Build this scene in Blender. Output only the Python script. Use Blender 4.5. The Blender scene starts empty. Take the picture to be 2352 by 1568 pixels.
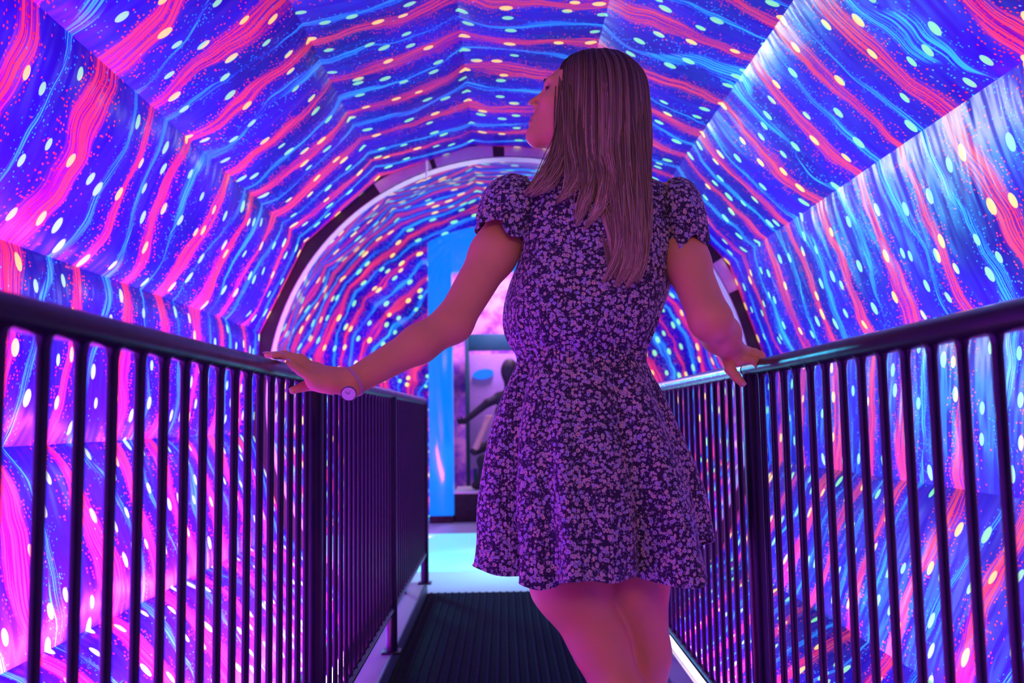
import bpy, bmesh, math, random
import numpy as np
from mathutils import Vector, Matrix
random.seed(7); RNG = np.random.default_rng(11)
SC = bpy.context.scene
COL = SC.collection
PI = math.pi
# ------------------------------------------------------------------ camera, world, lights, exposure
H = .931                                    # camera height above the walkway mat
F_PX, PITCH, YAW, ROLL = 2015.8, .0875, .0103, -.0154
FW = np.array([math.sin(YAW)*math.cos(PITCH), math.cos(YAW)*math.cos(PITCH), math.sin(PITCH)])
RT0 = np.array([math.cos(YAW), -math.sin(YAW), 0.]); UP0 = np.cross(RT0, FW)
RT = RT0*math.cos(ROLL)+UP0*math.sin(ROLL); UP = -RT0*math.sin(ROLL)+UP0*math.cos(ROLL)
cam = bpy.data.cameras.new('camera'); cam_o = bpy.data.objects.new('camera', cam); COL.objects.link(cam_o)
cam.lens = F_PX/2352*36; cam.sensor_width = 36; cam.clip_start = .02
cam_o.matrix_world = Matrix(((RT[0], UP[0], -FW[0], 0), (RT[1], UP[1], -FW[1], 0), (RT[2], UP[2], -FW[2], H), (0, 0, 0, 1)))
cam.dof.use_dof = True; cam.dof.focus_distance = 1.86; cam.dof.aperture_fstop = 4.2
SC.camera = cam_o
SC.view_settings.view_transform = 'Standard'; SC.view_settings.look = 'None'
SC.view_settings.exposure = 0.0; SC.view_settings.gamma = 1.0
SC.view_settings.use_curve_mapping = False
SC.cycles.max_bounces = 4; SC.cycles.diffuse_bounces = 3; SC.cycles.glossy_bounces = 2; SC.cycles.transmission_bounces = 1
SC.cycles.adaptive_threshold = .03
SC.cycles.sample_clamp_indirect = 6.0
w = bpy.data.worlds.new('world'); SC.world = w; w.use_nodes = True
w.node_tree.nodes['Background'].inputs[0].default_value = (.25, .04, .8, 1)
w.node_tree.nodes['Background'].inputs[1].default_value = .03

def area(name, loc, target, sx, sy, col, power, spread=PI):
    l = bpy.data.lights.new(name, 'AREA'); l.shape = 'RECTANGLE'; l.size = sx; l.size_y = sy
    l.color = col; l.energy = power; l.spread = spread
    o = bpy.data.objects.new(name, l); COL.objects.link(o); o.location = loc
    d = Vector(target)-Vector(loc); o.rotation_euler = d.to_track_quat('-Z', 'Y').to_euler()
    return o
VIOLET = (.85, .07, 1.0)
# violet lights added, unseen, along the outer foot of both railings, and a trough under the right edge of the bridge
area('rail_foot_fill', (-.54, 1.95, .27), (-1.5, 1.95, .22), 5.3, .08, VIOLET, 340)
area('rail_foot_fill', (.65, .6, .30), (1.6, .6, .30), 2.7, .08, VIOLET, 45)
area('trough_light', (-.62, 2.9, -.10), (-1.5, 2.9, -.10), 3.0, .10, VIOLET, 130)
area('trough_light', (.74, 2.9, -.10), (1.6, 2.9, -.15), 3.0, .10, VIOLET, 85)
area('landing_violet_fill', (-.95, 6.2, .06), (-1.9, 6.6, .5), 2.0, .10, VIOLET, 70)  # violet fills added to brighten the landing cloth, no fixture
area('landing_violet_fill', (1.0, 6.2, .06), (1.9, 6.6, .5), 2.0, .10, VIOLET, 50)
# landing beyond the ring: cool white lamp up on the left, added blue light for sheen on the drum's right wall
area('landing_white_light', (-1.15, 6.1, 2.05), (1.3, 3.0, 1.95), .40, .40, (.85, 1.0, .95), 7, .9)
area('blue_sheen_light', (-1.35, 6.2, 1.15), (1.35, 3.3, .85), .35, .8, (.05, .62, 1.0), 15, 1.1)
area('rim_fill_light', (.45, 5.02, 2.0), (-1.2, 4.93, 1.35), .12, .12, (.95, 1.0, .92), 10, 2.2)  # unseen lamp added to whiten the ring's inner rim
area('landing_cyan_fill', (.1, 5.5, 2.3), (.0, 5.6, 0), .2, .2, (.25, .9, 1.0), 8, .8)  # unseen cyan light added to tint the landing floor
# warm fill added behind the camera to light her back
area('back_fill_light', (.2, -1.0, 2.0), (.1, 2.0, 1.0), 1.2, .5, (1.0, .40, .24), 14)

# ------------------------------------------------------------------ helpers
def ray(px, py): return FW+RT*(px-1176)/F_PX-UP*(py-784)/F_PX
def at(px, py, Y):
    d = ray(px, py); return d*(Y/d[1])+np.array([0, 0, H])
def V3(a): return np.asarray(a, float)

def mesh(name, verts, faces, mat, parent=None, loc=(0, 0, 0), smooth=True, uv=None):
    me = bpy.data.meshes.new(name)
    verts = np.asarray(verts, np.float64)-np.asarray(loc)
    if isinstance(faces, np.ndarray):
        n, k = faces.shape
        me.vertices.add(len(verts)); me.vertices.foreach_set('co', verts.ravel())
        me.loops.add(n*k); me.loops.foreach_set('vertex_index', faces.ravel().astype(np.int32))
        me.polygons.add(n); me.polygons.foreach_set('loop_start', np.arange(0, n*k, k, dtype=np.int32))
        me.update(calc_edges=True); me.validate()
    else:
        me.from_pydata([tuple(v) for v in verts], [], [tuple(f) for f in faces])
    if smooth: me.shade_smooth()
    else: me.shade_flat()
    if mat: me.materials.append(mat)
    if uv is not None:
        L = me.uv_layers.new(name='UVMap'); vi = np.zeros(len(me.loops), np.int32)
        me.loops.foreach_get('vertex_index', vi); L.data.foreach_set('uv', np.asarray(uv)[vi].ravel())
    o = bpy.data.objects.new(name, me); COL.objects.link(o); o.location = loc
    if parent is not None:
        o.parent = parent; o.location = V3(loc)-V3(world_loc(parent))
    return o
def world_loc(o):
    p = V3(o.location)
    while o.parent is not None:
        o = o.parent; p = p+V3(o.location)
    return p
def empty(name, loc, label=None, cat=None, group=None, kind=None):
    o = bpy.data.objects.new(name, None); COL.objects.link(o); o.location = loc; o.empty_display_size = .1
    return tag(o, label, cat, group, kind)
def tag(o, label=None, cat=None, group=None, kind=None):
    if label: o['label'] = label
    if cat: o['category'] = cat
    if group: o['group'] = group
    if kind: o['kind'] = kind
    return o
class MB:
    def __init__(s): s.v = []; s.f = []
    def add(s, v, f):
        b = len(s.v); s.v += [tuple(map(float, p)) for p in v]; s.f += [tuple(i+b for i in q) for q in f]; return s
    def box(s, lo, hi, bev=0.0):
        bm = bmesh.new(); bmesh.ops.create_cube(bm, size=1)
        for v in bm.verts: v.co = Vector([lo[i]+(v.co[i]+.5)*(hi[i]-lo[i]) for i in range(3)])
        if bev: bmesh.ops.bevel(bm, geom=bm.edges[:], offset=bev, segments=2, affect='EDGES', profile=.5)
        bm.verts.index_update(); s.add([v.co for v in bm.verts], [[v.index for v in f.verts] for f in bm.faces]); bm.free(); return s
    def tube(s, pts, rad, n=12, cap=True):
        P = [V3(p) for p in pts]; m = len(P)
        R = [rad]*m if np.isscalar(rad) else rad
        vs = []; prev = None
        for i in range(m):
            t = P[min(i+1, m-1)]-P[max(i-1, 0)]; t = t/np.linalg.norm(t)
            if prev is None:
                a = np.array([0, 0, 1.]) if abs(t[2]) < .9 else np.array([1., 0, 0])
                u = np.cross(t, a)
            else: u = prev-t*np.dot(prev, t)
            u /= np.linalg.norm(u); prev = u; q = np.cross(t, u)
            for k in range(n):
                a = 2*PI*k/n; vs.append(P[i]+R[i]*(u*math.cos(a)+q*math.sin(a)))
        fs = [(i*n+k, i*n+(k+1) % n, (i+1)*n+(k+1) % n, (i+1)*n+k) for i in range(m-1) for k in range(n)]
        if cap: fs += [tuple(range(n-1, -1, -1)), tuple(range((m-1)*n, m*n))]
        return s.add(vs, fs)
    def build(s, name, mat, parent=None, loc=(0, 0, 0), smooth=True):
        o = mesh(name, s.v, s.f, mat, parent, loc, smooth)
        if smooth: auto(o)
        return o
def auto(o, ang=40):
    me = o.data; me.set_sharp_from_angle(angle=math.radians(ang))
def grid_faces(nu, nv, closed_u=False):
    f = []
    for j in range(nv-1):
        for i in range(nu if closed_u else nu-1):
            a = j*nu+i; b = j*nu+(i+1) % nu; f.append((a, b, b+nu, a+nu))
    return np.array(f)

# ------------------------------------------------------------------ materials
class NT:
    def __init__(s, name):
        s.m = bpy.data.materials.new(name); s.m.use_nodes = True; s.t = s.m.node_tree; s.t.nodes.clear()
        s.out = s.n('ShaderNodeOutputMaterial'); s.b = s.n('ShaderNodeBsdfPrincipled'); s.t.links.new(s.b.outputs[0], s.out.inputs[0])
    def n(s, k): return s.t.nodes.new(k)
    def put(s, sock, v):
        if v is None: return
        if hasattr(v, 'is_output') or isinstance(v, bpy.types.NodeSocket): s.t.links.new(v, sock)
        else:
            if isinstance(v, tuple) and len(v) == 3 and sock.type == 'RGBA': v = v+(1,)
            sock.default_value = v
    def m_(s, op, a, b=None, c=None, clamp=False):
        x = s.n('ShaderNodeMath'); x.operation = op; x.use_clamp = clamp
        for i, v in enumerate((a, b, c)): s.put(x.inputs[i], v)
        return x.outputs[0]
    def step(s, v, lo, hi, a=0., b=1.):
        x = s.n('ShaderNodeMapRange'); x.interpolation_type = 'SMOOTHSTEP'
        for i, q in enumerate((v, lo, hi, a, b)): s.put(x.inputs[i], q)
        return x.outputs[0]
    def xyz(s, x=0., y=0., z=0.):
        c = s.n('ShaderNodeCombineXYZ')
        for i, q in enumerate((x, y, z)): s.put(c.inputs[i], q)
        return c.outputs[0]
    def noise(s, vec, scale=1., detail=2., rough=.5, dim='3D'):
        x = s.n('ShaderNodeTexNoise'); x.noise_dimensions = dim
        s.put(x.inputs['Vector'], vec); x.inputs['Scale'].default_value = scale; x.inputs['Detail'].default_value = detail
        x.inputs['Roughness'].default_value = rough; return x.outputs[0]
    def vor(s, vec, scale=1., feat='F1', dim='3D', rnd=1.):
        x = s.n('ShaderNodeTexVoronoi'); x.voronoi_dimensions = dim; x.feature = feat
        s.put(x.inputs['Vector'], vec); x.inputs['Scale'].default_value = scale; x.inputs['Randomness'].default_value = rnd
        return x.outputs
    def mix(s, f, a, b, mode='MIX'):
        x = s.n('ShaderNodeMix'); x.data_type = 'RGBA'; x.blend_type = mode
        s.put(x.inputs[0], f); s.put(x.inputs[6], a); s.put(x.inputs[7], b); return x.outputs[2]
    def obj(s): return s.n('ShaderNodeTexCoord').outputs['Object']
    def set(s, **k):
        for a, v in k.items(): s.put(s.b.inputs[a.replace('_', ' ')], v)
        return s
    def bump(s, h, strength=.3, dist=.01):
        x = s.n('ShaderNodeBump'); x.inputs['Strength'].default_value = strength; x.inputs['Distance'].default_value = dist
        s.put(x.inputs['Height'], h); s.put(s.b.inputs['Normal'], x.outputs[0])

def simple(name, col, rough=.5, metal=0., var=.15, scale=30., spec=.5, emit=None, es=0.):
    k = NT(name); n = k.noise(k.obj(), scale, 3)
    c = k.mix(n, tuple(x*(1-var) for x in col), tuple(min(1, x*(1+var)) for x in col))
    k.set(Base_Color=c, Roughness=k.step(n, .2, .8, rough*.85, min(1, rough*1.15)), Metallic=metal)
    k.b.inputs['Specular IOR Level'].default_value = spec
    if emit: k.set(Emission_Color=emit, Emission_Strength=es)
    return k.m

def fabric_material(name, P=.36, phase=0., glow=.20, dots=1.):
    k = NT(name)
    uv = k.n('ShaderNodeUVMap'); uv.uv_map = 'UVMap'
    sp = k.n('ShaderNodeSeparateXYZ'); k.t.links.new(uv.outputs[0], sp.inputs[0]); u, v = sp.outputs[0], sp.outputs[1]
    M = k.m_
    def nz(su, sv, seed=0., det=1., vv=v): return k.noise(k.xyz(M('MULTIPLY', u, su), M('MULTIPLY_ADD', vv, sv, seed)), 1., det, .5, '2D')
    def rnd(x):
        q = k.n('ShaderNodeTexWhiteNoise'); q.noise_dimensions = '1D'; k.put(q.inputs['W'], x); return q.outputs[0]
    n_w1 = nz(1.4, 1.5, 3.)
    w1 = M('MULTIPLY_ADD', n_w1, .26, -.13)
    w2 = M('MULTIPLY_ADD', nz(5.5, 2.2, 9.), .075, -.0375)
    vw = M('ADD', M('ADD', v, phase), M('ADD', w1, w2))
    t = M('DIVIDE', vw, P)
    wob = nz(2.6, 1.3, 21.)                                  # how wide the bands are along their run
    # red bands
    kr = M('FLOOR', t); d = M('MULTIPLY', M('ABSOLUTE', M('SUBTRACT', M('FRACT', t), .5)), P)
    wr = M('MAXIMUM', M('ADD', M('MULTIPLY_ADD', rnd(kr), .036, .024), M('MULTIPLY_ADD', wob, .09, -.045)), .010)
    st = k.step(nz(2.2, 125., 0., 1., vw), .40, .58)
    edge = k.step(d, M('MULTIPLY', wr, .55), M('MULTIPLY', wr, 1.12), 1., 0.)
    core = M('MULTIPLY', edge, M('MULTIPLY_ADD', st, .78, .22))
    vs = k.vor(k.xyz(M('MULTIPLY', u, 88.), M('MULTIPLY', vw, 92.)), 1., 'F1', '2D')
    sepc = k.n('ShaderNodeSeparateColor'); k.put(sepc.inputs[0], vs[1])
    dens = k.step(d, wr, M('ADD', wr, .07), .40, .003)
    spk = M('MULTIPLY', k.step(vs[0], .22, .34, 1., 0.), M('LESS_THAN', sepc.outputs[0], dens))
    red = M('MAXIMUM', core, spk)
    # blue-cyan thread bands
    tc = M('ADD', t, M('MULTIPLY_ADD', n_w1, .6, .2)); kc = M('FLOOR', tc)
    d2 = M('MULTIPLY', M('ABSOLUTE', M('SUBTRACT', M('FRACT', tc), .5)), P)
    wc = M('MAXIMUM', M('MULTIPLY_ADD', wob, -.06, .048), .005)
    st2 = k.step(nz(2., 170., 5., 1., vw), .42, .6)
    cy = M('MULTIPLY', k.step(d2, M('MULTIPLY', wc, .5), M('MULTIPLY', wc, 1.15), 1., 0.), M('MULTIPLY_ADD', st2, .85, .15))
    dens2 = k.step(d2, .01, .075, .40, .01)
    spk2 = M('MULTIPLY', k.step(vs[0], .18, .30, 1., 0.), M('LESS_THAN', sepc.outputs[1], dens2))
    cyan = M('MAXIMUM', cy, spk2)
    # painted oval spots
    vd = k.vor(k.xyz(M('MULTIPLY', u, 5.6), M('MULTIPLY', v, 8.6)), 1., 'F1', '2D', .8)
    sd = k.n('ShaderNodeSeparateColor'); k.put(sd.inputs[0], vd[1])
    rr = M('MULTIPLY_ADD', sd.outputs[2], .045, .100*dots)
    dot = M('MULTIPLY', k.step(vd[0], M('MULTIPLY', rr, .92), M('MULTIPLY', rr, 1.12), 1., 0.), M('GREATER_THAN', sd.outputs[0], .12))
    mot = k.step(nz(1.6, 2.2, 70., 2.), .25, .75)
    base = k.mix(mot, (.008, .0005, .24), (.032, .001, .52))
    redc = k.mix(st, (.95, .010, .04), (1., .10, .11))
    cyc = k.mix(st2, (.0, .22, .95), (.03, .70, 1.))
    dotc = k.mix(k.step(d, wr, M('ADD', wr, .03), 1., 0.), (.22, 1., .26), (1., .90, .14))
    c = k.mix(red, base, redc); c = k.mix(cyan, c, cyc); c = k.mix(dot, c, dotc)
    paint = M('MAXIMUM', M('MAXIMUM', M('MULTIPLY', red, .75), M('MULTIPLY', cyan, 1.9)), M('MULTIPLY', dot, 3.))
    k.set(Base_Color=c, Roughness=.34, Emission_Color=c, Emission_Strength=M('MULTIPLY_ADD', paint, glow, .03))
    k.b.inputs['Specular IOR Level'].default_value = .25
    wr_ = k.noise(k.xyz(M('MULTIPLY', u, 1.1), M('MULTIPLY', v, 4.)), 2., 2., .6, '2D')
    k.bump(wr_, .4, .05)
    k.m.cycles.emission_sampling = 'NONE'
    return k.m
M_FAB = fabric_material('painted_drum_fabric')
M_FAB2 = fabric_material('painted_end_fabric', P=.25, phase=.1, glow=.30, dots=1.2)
M_RAIL = simple('dark_painted_steel', (.012, .010, .022), .32, .35, .2, 40)
M_STEEL = simple('brushed_steel_rail', (.45, .46, .5), .25, 1., .1, 60)
M_MAT = simple('ribbed_rubber', (.0035, .0028, .011), .95, 0, .3, 200, .1)
M_RIB = simple('rubber_rib', (.012, .009, .026), .9, 0, .3, 200, .1)
M_CURB = simple('curb_trim', (.06, .10, .13), .45, .3, .15, 20)
M_LEDGE = simple('painted_ledge', (.42, .38, .42), .6, 0, .12, 15)
M_HOOP = simple('dark_hoop_metal', (.018, .024, .018), .6, .0, .25, 25)
M_HOOPI = simple('lit_hoop_metal', (.62, .62, .55), .5, .1, .15, 30)  # hoop metal with the light on it put into the colour
M_WHITE = simple('white_plastic', (.8, .8, .8), .5)
M_FLOOR = simple('exit_floor_vinyl', (.45, .5, .55), .4, 0, .06, 4)
M_GLOWFLOOR = simple('lit_floor_panel', (.25, .7, .75), .35, 0, .03, 3, emit=(.18, .86, .95), es=.75)
M_TUBE = simple('blacklight_tube', (.9, .9, .9), .4, emit=(.95, .75, 1.), es=6.)
M_DARK = simple('matte_black', (.008, .008, .012), .8)

# ------------------------------------------------------------------ the rotating drum
AX, AZ, RD = .035, H+.129, 1.421
Y0, Y1 = -1.2, 4.835
drum = empty('wall_tunnel', (AX, 1.8, AZ-RD), 'rotating tunnel drum of painted blue fabric around the walkway', kind='structure')
def fabric_panel(k, parent, prof, nu, mat, bulge, seed, vscale=1., wr=.006, skip=None, taper=False):
    """prof: list of (R, Y) along the axis; one 22.5 degree strip of cloth laced between two battens"""
    rg = np.random.default_rng(seed); a0 = math.radians(7.5+22.5*k); da = math.radians(22.5)
    prof = np.array(prof, float); nv = len(prof)
    arc = np.concatenate([[0], np.cumsum(np.hypot(np.diff(prof[:, 0]), np.diff(prof[:, 1])))])
    s = np.linspace(0, 1, nu); S, J = np.meshgrid(s, np.arange(nv))
    R = prof[J, 0]; Y = prof[J, 1]; th = a0+da*S
    tng = np.gradient(prof, axis=0); tng /= np.linalg.norm(tng, axis=1)[:, None]
    x = np.abs(2*S-1); b = bulge*(1-x**5)*(R/RD)
    for q in range(7):
        fy = rg.uniform(1.5, 9); fs = rg.uniform(-6, 6)
        b = b+wr/(1+q*.35)*np.sin(fy*arc[J]+fs*S+rg.uniform(0, 6.3))*(1-x**4)
    if taper: b = b*np.clip((arc[-1]-arc[J])/.5, 0, 1)**.7
    flat = math.cos(da/2)/np.cos(th-a0-da/2) if taper else 1-.25*(1-math.cos(da/2)/np.cos(th-a0-da/2))
    chord = R*flat-b*tng[J, 1]; Y = Y+b*tng[J, 0]
    X = AX+chord*np.cos(th); Z = AZ+chord*np.sin(th)
    verts = np.stack([X, Y, Z], -1).reshape(-1, 3)
    uv = np.stack([th*RD, (arc[J]*vscale+prof[0, 1])], -1).reshape(-1, 2)
    f = grid_faces(nu, nv)
    if skip is not None:
        c = verts[f].mean(1); f = f[~skip(c)]
        if len(f) == 0: return None
    return mesh('fabric_panel', verts, f[:, ::-1], mat, parent, world_loc(parent), True, uv)
prof1 = [(RD, y) for y in np.linspace(Y0, Y1, 130)]
for k in range(16): fabric_panel(k, drum, prof1, 17, M_FAB, (.013 if k in (0, 1, 2, 3, 4, 13, 14, 15) else .020 if k == 5 else .030), 100+k, taper=True)
# cloth-lined landing beyond the ring
pts = [(1.43, 4.90), (1.62, 5.6), (1.80, 6.5), (1.90, 7.3), (1.86, 7.85), (1.62, 8.2), (1.2, 8.34), (.6, 8.40), (.03, 8.42)]
P_ = np.array(pts); tt = np.linspace(0, len(P_)-1, 90)
prof2 = np.stack([np.interp(tt, range(len(P_)), P_[:, 0]), np.interp(tt, range(len(P_)), P_[:, 1])], 1)
for _ in range(6): prof2[1:-1] = (prof2[:-2]+2*prof2[1:-1]+prof2[2:])/4
endw = empty('wall_landing', (AX, 6.6, AZ-1.9), 'painted blue fabric lining of the landing beyond the ring', kind='structure')
sk = lambda c: ((np.abs(c[:, 0]-.02) < .60) & (c[:, 2] < 2.62) & (c[:, 1] > 7.9)) | (c[:, 2] < -.25)
for k in range(16): fabric_panel(k, endw, prof2, 13, M_FAB2, .02, 300+k, 1., .012, sk)
# entrance wall behind the camera
mb = MB(); n = 48
for (r0, r1, y) in ((0, 0, 0),):
    ring = [(AX+1.6*math.cos(2*PI*i/n), Y0-.05, AZ+1.6*math.sin(2*PI*i/n)) for i in range(n)]
    mb.add(ring, [tuple(range(n))])
tag(mb.build('wall_entrance', simple('entrance_paint', (.05, .02, .08), .8), None, (0, 0, 0), False), 'dark wall behind the walkway entrance', kind='structure')

# ------------------------------------------------------------------ end ring of the drum
YR = 4.845
ringo = empty('tunnel_ring', (AX, YR, AZ-1.385), 'dark metal hoop with inner rim painted as lit at the far end of the drum', 'ring')
def hoop(name, ro, ri, y0, y1, mat, a0=0, a1=360, n=128):
    full = a1-a0 >= 360; m = n if full else n+1
    vs = []
    for i in range(m):
        a = math.radians(a0+(a1-a0)*i/n); c, s = math.cos(a), math.sin(a)
        for r, y in ((ro, y0), (ri, y0), (ri, y1), (ro, y1)): vs.append((AX+r*c, y, AZ+r*s))
    fs = [(i*4+j, ((i+1) % m)*4+j, ((i+1) % m)*4+(j+1) % 4, i*4+(j+1) % 4) for i in range(n) for j in range(4)]
    if not full: fs += [(0, 1, 2, 3), (n*4+3, n*4+2, n*4+1, n*4)]
    mb = MB().add(vs, fs); return mb.build(name, mat, ringo, world_loc(ringo))
hoop('hoop', 1.47, 1.342, YR, YR+.06, M_HOOP)
tag(hoop('inner_rim', 1.3425, 1.338, YR-.003, YR+.085, M_HOOPI), 'inner rim of the hoop with its light painted pale')  # rim catches landing light, that brightness is in its pale tone
for a0, a1, ro, ri in ((77, 90.5, 1.418, 1.346), (93.2, 107, 1.415, 1.346), (108.2, 122, 1.410, 1.346), (24, 32, 1.41, 1.346), (52, 74, 1.41, 1.346)):  # plates whose pale tone stands for white light on the hoop
    tag(hoop('lit_plate', ro, ri, YR-.008, YR+.002, M_HOOPI, a0, a1, 12), 'pale plate on the hoop with light painted into its colour')
p = at(978, 355, YR-.02); q = at(980, 414, YR-.02)
tag(MB().tube([p, p*.7+q*.3, q], [.009, .009, .003], 8).build('tie_strip', M_WHITE, ringo, world_loc(ringo)), 'white strip hanging over the hoop')

# ------------------------------------------------------------------ walkway
YE = 4.845
deck = MB().box((-.428, -1.1, -.10), (.528, YE, -.012))
tag(deck.build('floor_walkway', M_DARK, None, (0, 0, 0), False), 'dark walkway deck through the drum', kind='structure')
mt = MB().box((-.424, -1.05, -.012), (.524, YE-.005, 0), .002)
mat_o = mt.build('walkway_mat', M_MAT, None, (.05, 1.9, -.012)); tag(mat_o, 'dark ribbed rubber runner mat along the walkway', 'mat')
rb = MB(); x = -.405
while x < .515:
    rb.add([(x-.006, -1.05, 0), (x-.003, -1.05, .004), (x+.003, -1.05, .004), (x+.006, -1.05, 0), (x-.006, YE-.006, 0), (x-.003, YE-.006, .004), (x+.003, YE-.006, .004), (x+.006, YE-.006, 0)],
           [(0, 1, 5, 4), (1, 2, 6, 5), (2, 3, 7, 6), (0, 3, 2, 1), (4, 5, 6, 7)]); x += .037
o = rb.build('rib', M_RIB, mat_o, (.05, 1.9, 0), False); o['kind'] = 'stuff'
for i, (xa, xb, sgn) in enumerate(((-.437, -.428, -1), (.528, .537, 1))):
    tr = MB().box((xa, -1.1, -.12), (xb, YE+.01, .062), .002)
    tag(tr.build(f'trim_{i+1}', M_CURB, None, (0, 0, 0)), ('left', 'right')[i]+' metal curb strip edging the walkway mat', kind='structure')
    lx0, lx1 = (xa-.10, xa) if sgn < 0 else (xb, xb+.075)
    lg = MB().box((lx0, -1.1, .030), (lx1, YE, .058), .003)
    tag(lg.build(f'trim_{i+3}', M_LEDGE, None, (0, 0, 0)), ('left', 'right')[i]+' pale ledge carrying the railing posts', kind='structure')
# black-light tubes in the troughs
for i, (x, lab) in enumerate(((-.66, 'black light tube below the left railing'), (.70, 'glowing black light tube below the right railing'))):
    t = empty('tube_lamp', (x, 2.6, -.06), lab, 'lamp')
    MB().tube([(x, 1.95, -.02), (x, 3.9, -.02)], .016, 12).build('tube', M_TUBE, t, (x, 2.6, -.06))
    hb = MB().box((x-.03, 1.9, -.075), (x+.03, 3.95, -.045), .003); hb.box((x-.02, 1.90, -.045), (x+.02, 1.95, .0)); hb.box((x-.02, 3.9, -.045), (x+.02, 3.95, .0))
    hb.build('housing', M_RAIL, t, (x, 2.6, -.06))

for x, ye_, lab in ((-.518, 4.6, 'added housing bar of the unseen light along the left railing foot'), (.628, 1.95, 'added housing bar of the unseen light along the right railing foot')):  # housings added for the unseen rail-foot lights
    t = empty('added_light_bar', (x, .6, .058), lab, 'lamp'); L = world_loc(t)
    MB().box((x-.012, -.75, .225), (x+.012, ye_, .290), .003).build('housing', M_RAIL, t, L)
    for yy in (-.7, .6, ye_-.05): MB().box((x-.008, yy-.02, .057), (x+.008, yy+.02, .23)).build('added_bracket', M_RAIL, t, L, False)
# ------------------------------------------------------------------ railings
ZT, ZB, SPC, RTOP = H+.101, H-.714, .0745, .0172
bal_mesh = {}
def railing(x, ys, ye, label, near_post, steel=False, foot=.058):
    r = empty('railing_section', (x, (ys+ye)/2, foot), label, 'railing', 'railing sections along the walkway')
    L = world_loc(r); mtop = M_STEEL if steel else M_RAIL
    o = MB().tube([(x, ys+.004, ZT), (x, ye-.004, ZT)], RTOP, 20).build('top_rail', mtop, r, L)
    if steel: o['label'] = 'shiny steel top rail'
    MB().tube([(x, ys+.01, ZB), (x, ye-.01, ZB)], .0125, 14).build('bottom_rail', M_RAIL, r, L)
    for yy in ([ye-.022]+([ys+.022] if near_post else [])):
        pm = MB(); pm.tube([(x, yy, foot), (x, yy, ZT-.012)], .0215, 16); pm.box((x-.035, yy-.035, foot-.001), (x+.035, yy+.035, foot+.008), .002)
        pm.build('post', M_RAIL, r, L)
    yy = ye-.022-SPC
    while yy > ys+.05:
        if not bal_mesh:
            m_ = MB(); z0, z1 = ZB+.004-L[2], ZT-.012-L[2]
            m_.tube([(0, 0, z0), (0, 0, z0+.015), (0, 0, z1-.016), (0, 0, z1-.005), (0, 0, z1)], [.009, .0066, .0066, .0085, .013], 10)
            b = bal_mesh['b'] = m_.build('baluster', M_RAIL)
        else:
            b = bal_mesh['b'].copy(); COL.objects.link(b)
        b.parent = r; b.location = (0, yy-L[1], 0); yy -= SPC
    return r
XL, XR = -.437, .547
YL = [-.75, .65, 2.05, 3.432, 4.822]; YRR = [-.85, .55, 1.954, 3.338, 4.722]
names = ['nearest, ending at the hand with the watch', 'second along, behind the hand with the watch', 'last before the exit landing']
for i in range(3): railing(XL, YL[i+1] if i else YL[0], YL[i+2], 'dark left railing section with thin balusters, '+names[i], i == 0)
namesr = ['nearest, ending at the bare right hand', 'second along, with a shiny top rail behind the dress', 'last before the exit, hidden behind the dress']
for i in range(3): railing(XR, YRR[i+1] if i else YRR[0], YRR[i+2], 'dark right railing section, '+namesr[i], i == 0, i == 1)

# ------------------------------------------------------------------ landing floor and portal
tag(MB().box((-1.3, YE+.01, -.12), (1.4, 5.53, -.004)).build('floor_landing', M_FLOOR, None, (0, 0, 0), False), 'grey landing floor at the end of the mat', kind='structure')
tag(MB().box((-1.6, 7.32, -.12), (1.7, 10.4, -.004)).build('floor_exit', M_FLOOR, None, (0, 0, 0), False), 'grey floor under the blue portal', kind='structure')
for i, (ya, yb) in enumerate(((5.535, 6.225), (6.235, 7.315))):
    o = MB().box((-1.5, ya, -.12), (1.6, yb, 0), .004).build('floor_light_panel', M_GLOWFLOOR, None, (.05, (ya+yb)/2, -.12))
    tag(o, ('cyan glowing floor panel nearest the mat', 'cyan glowing floor panel nearer the blue portal')[i], 'floor panel', 'glowing floor panels')
YP = 8.08
kb = NT('portal_acrylic'); nb = kb.noise(kb.obj(), 2.2, 4, .6)
kb.set(Base_Color=kb.mix(nb, (.0, .10, .50), (.0, .26, .75)), Roughness=.12, Emission_Color=(.0, .23, 1.), Emission_Strength=.75)
M_PORTAL = kb.m
po = empty('blue_portal', (.02, YP, 0), 'tall glossy blue lit portal frame at the exit', 'doorway')
xl = at(985, 1000, YP)[0]; xi = at(1040, 1000, YP)[0]; zt = at(1000, 475, YP)[2]; zi = at(1045, 622, YP)[2]
L = world_loc(po)
MB().box((xl, YP, .06), (xi, YP+.20, zt), .006).build('jamb', M_PORTAL, po, L)
MB().box((.50, YP, .06), (.72, YP+.20, zt), .006).build('jamb', M_PORTAL, po, L)
MB().box((xi, YP, zi), (.50, YP+.20, zt), .006).build('header', M_PORTAL, po, L)
for a, b in ((xl, xi), (.50, .72)): tag(MB().box((a, YP-.01, 0), (b, YP+.21, .06), .004).build('plinth', M_DARK, po, L), 'dark plinth block')
M_GLINT = simple('cyan_glint', (.4, .9, .9), .3, emit=(.1, .9, 1.), es=2.2)  # glowing tone for painted cyan reflections on the portal, not applied

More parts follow.
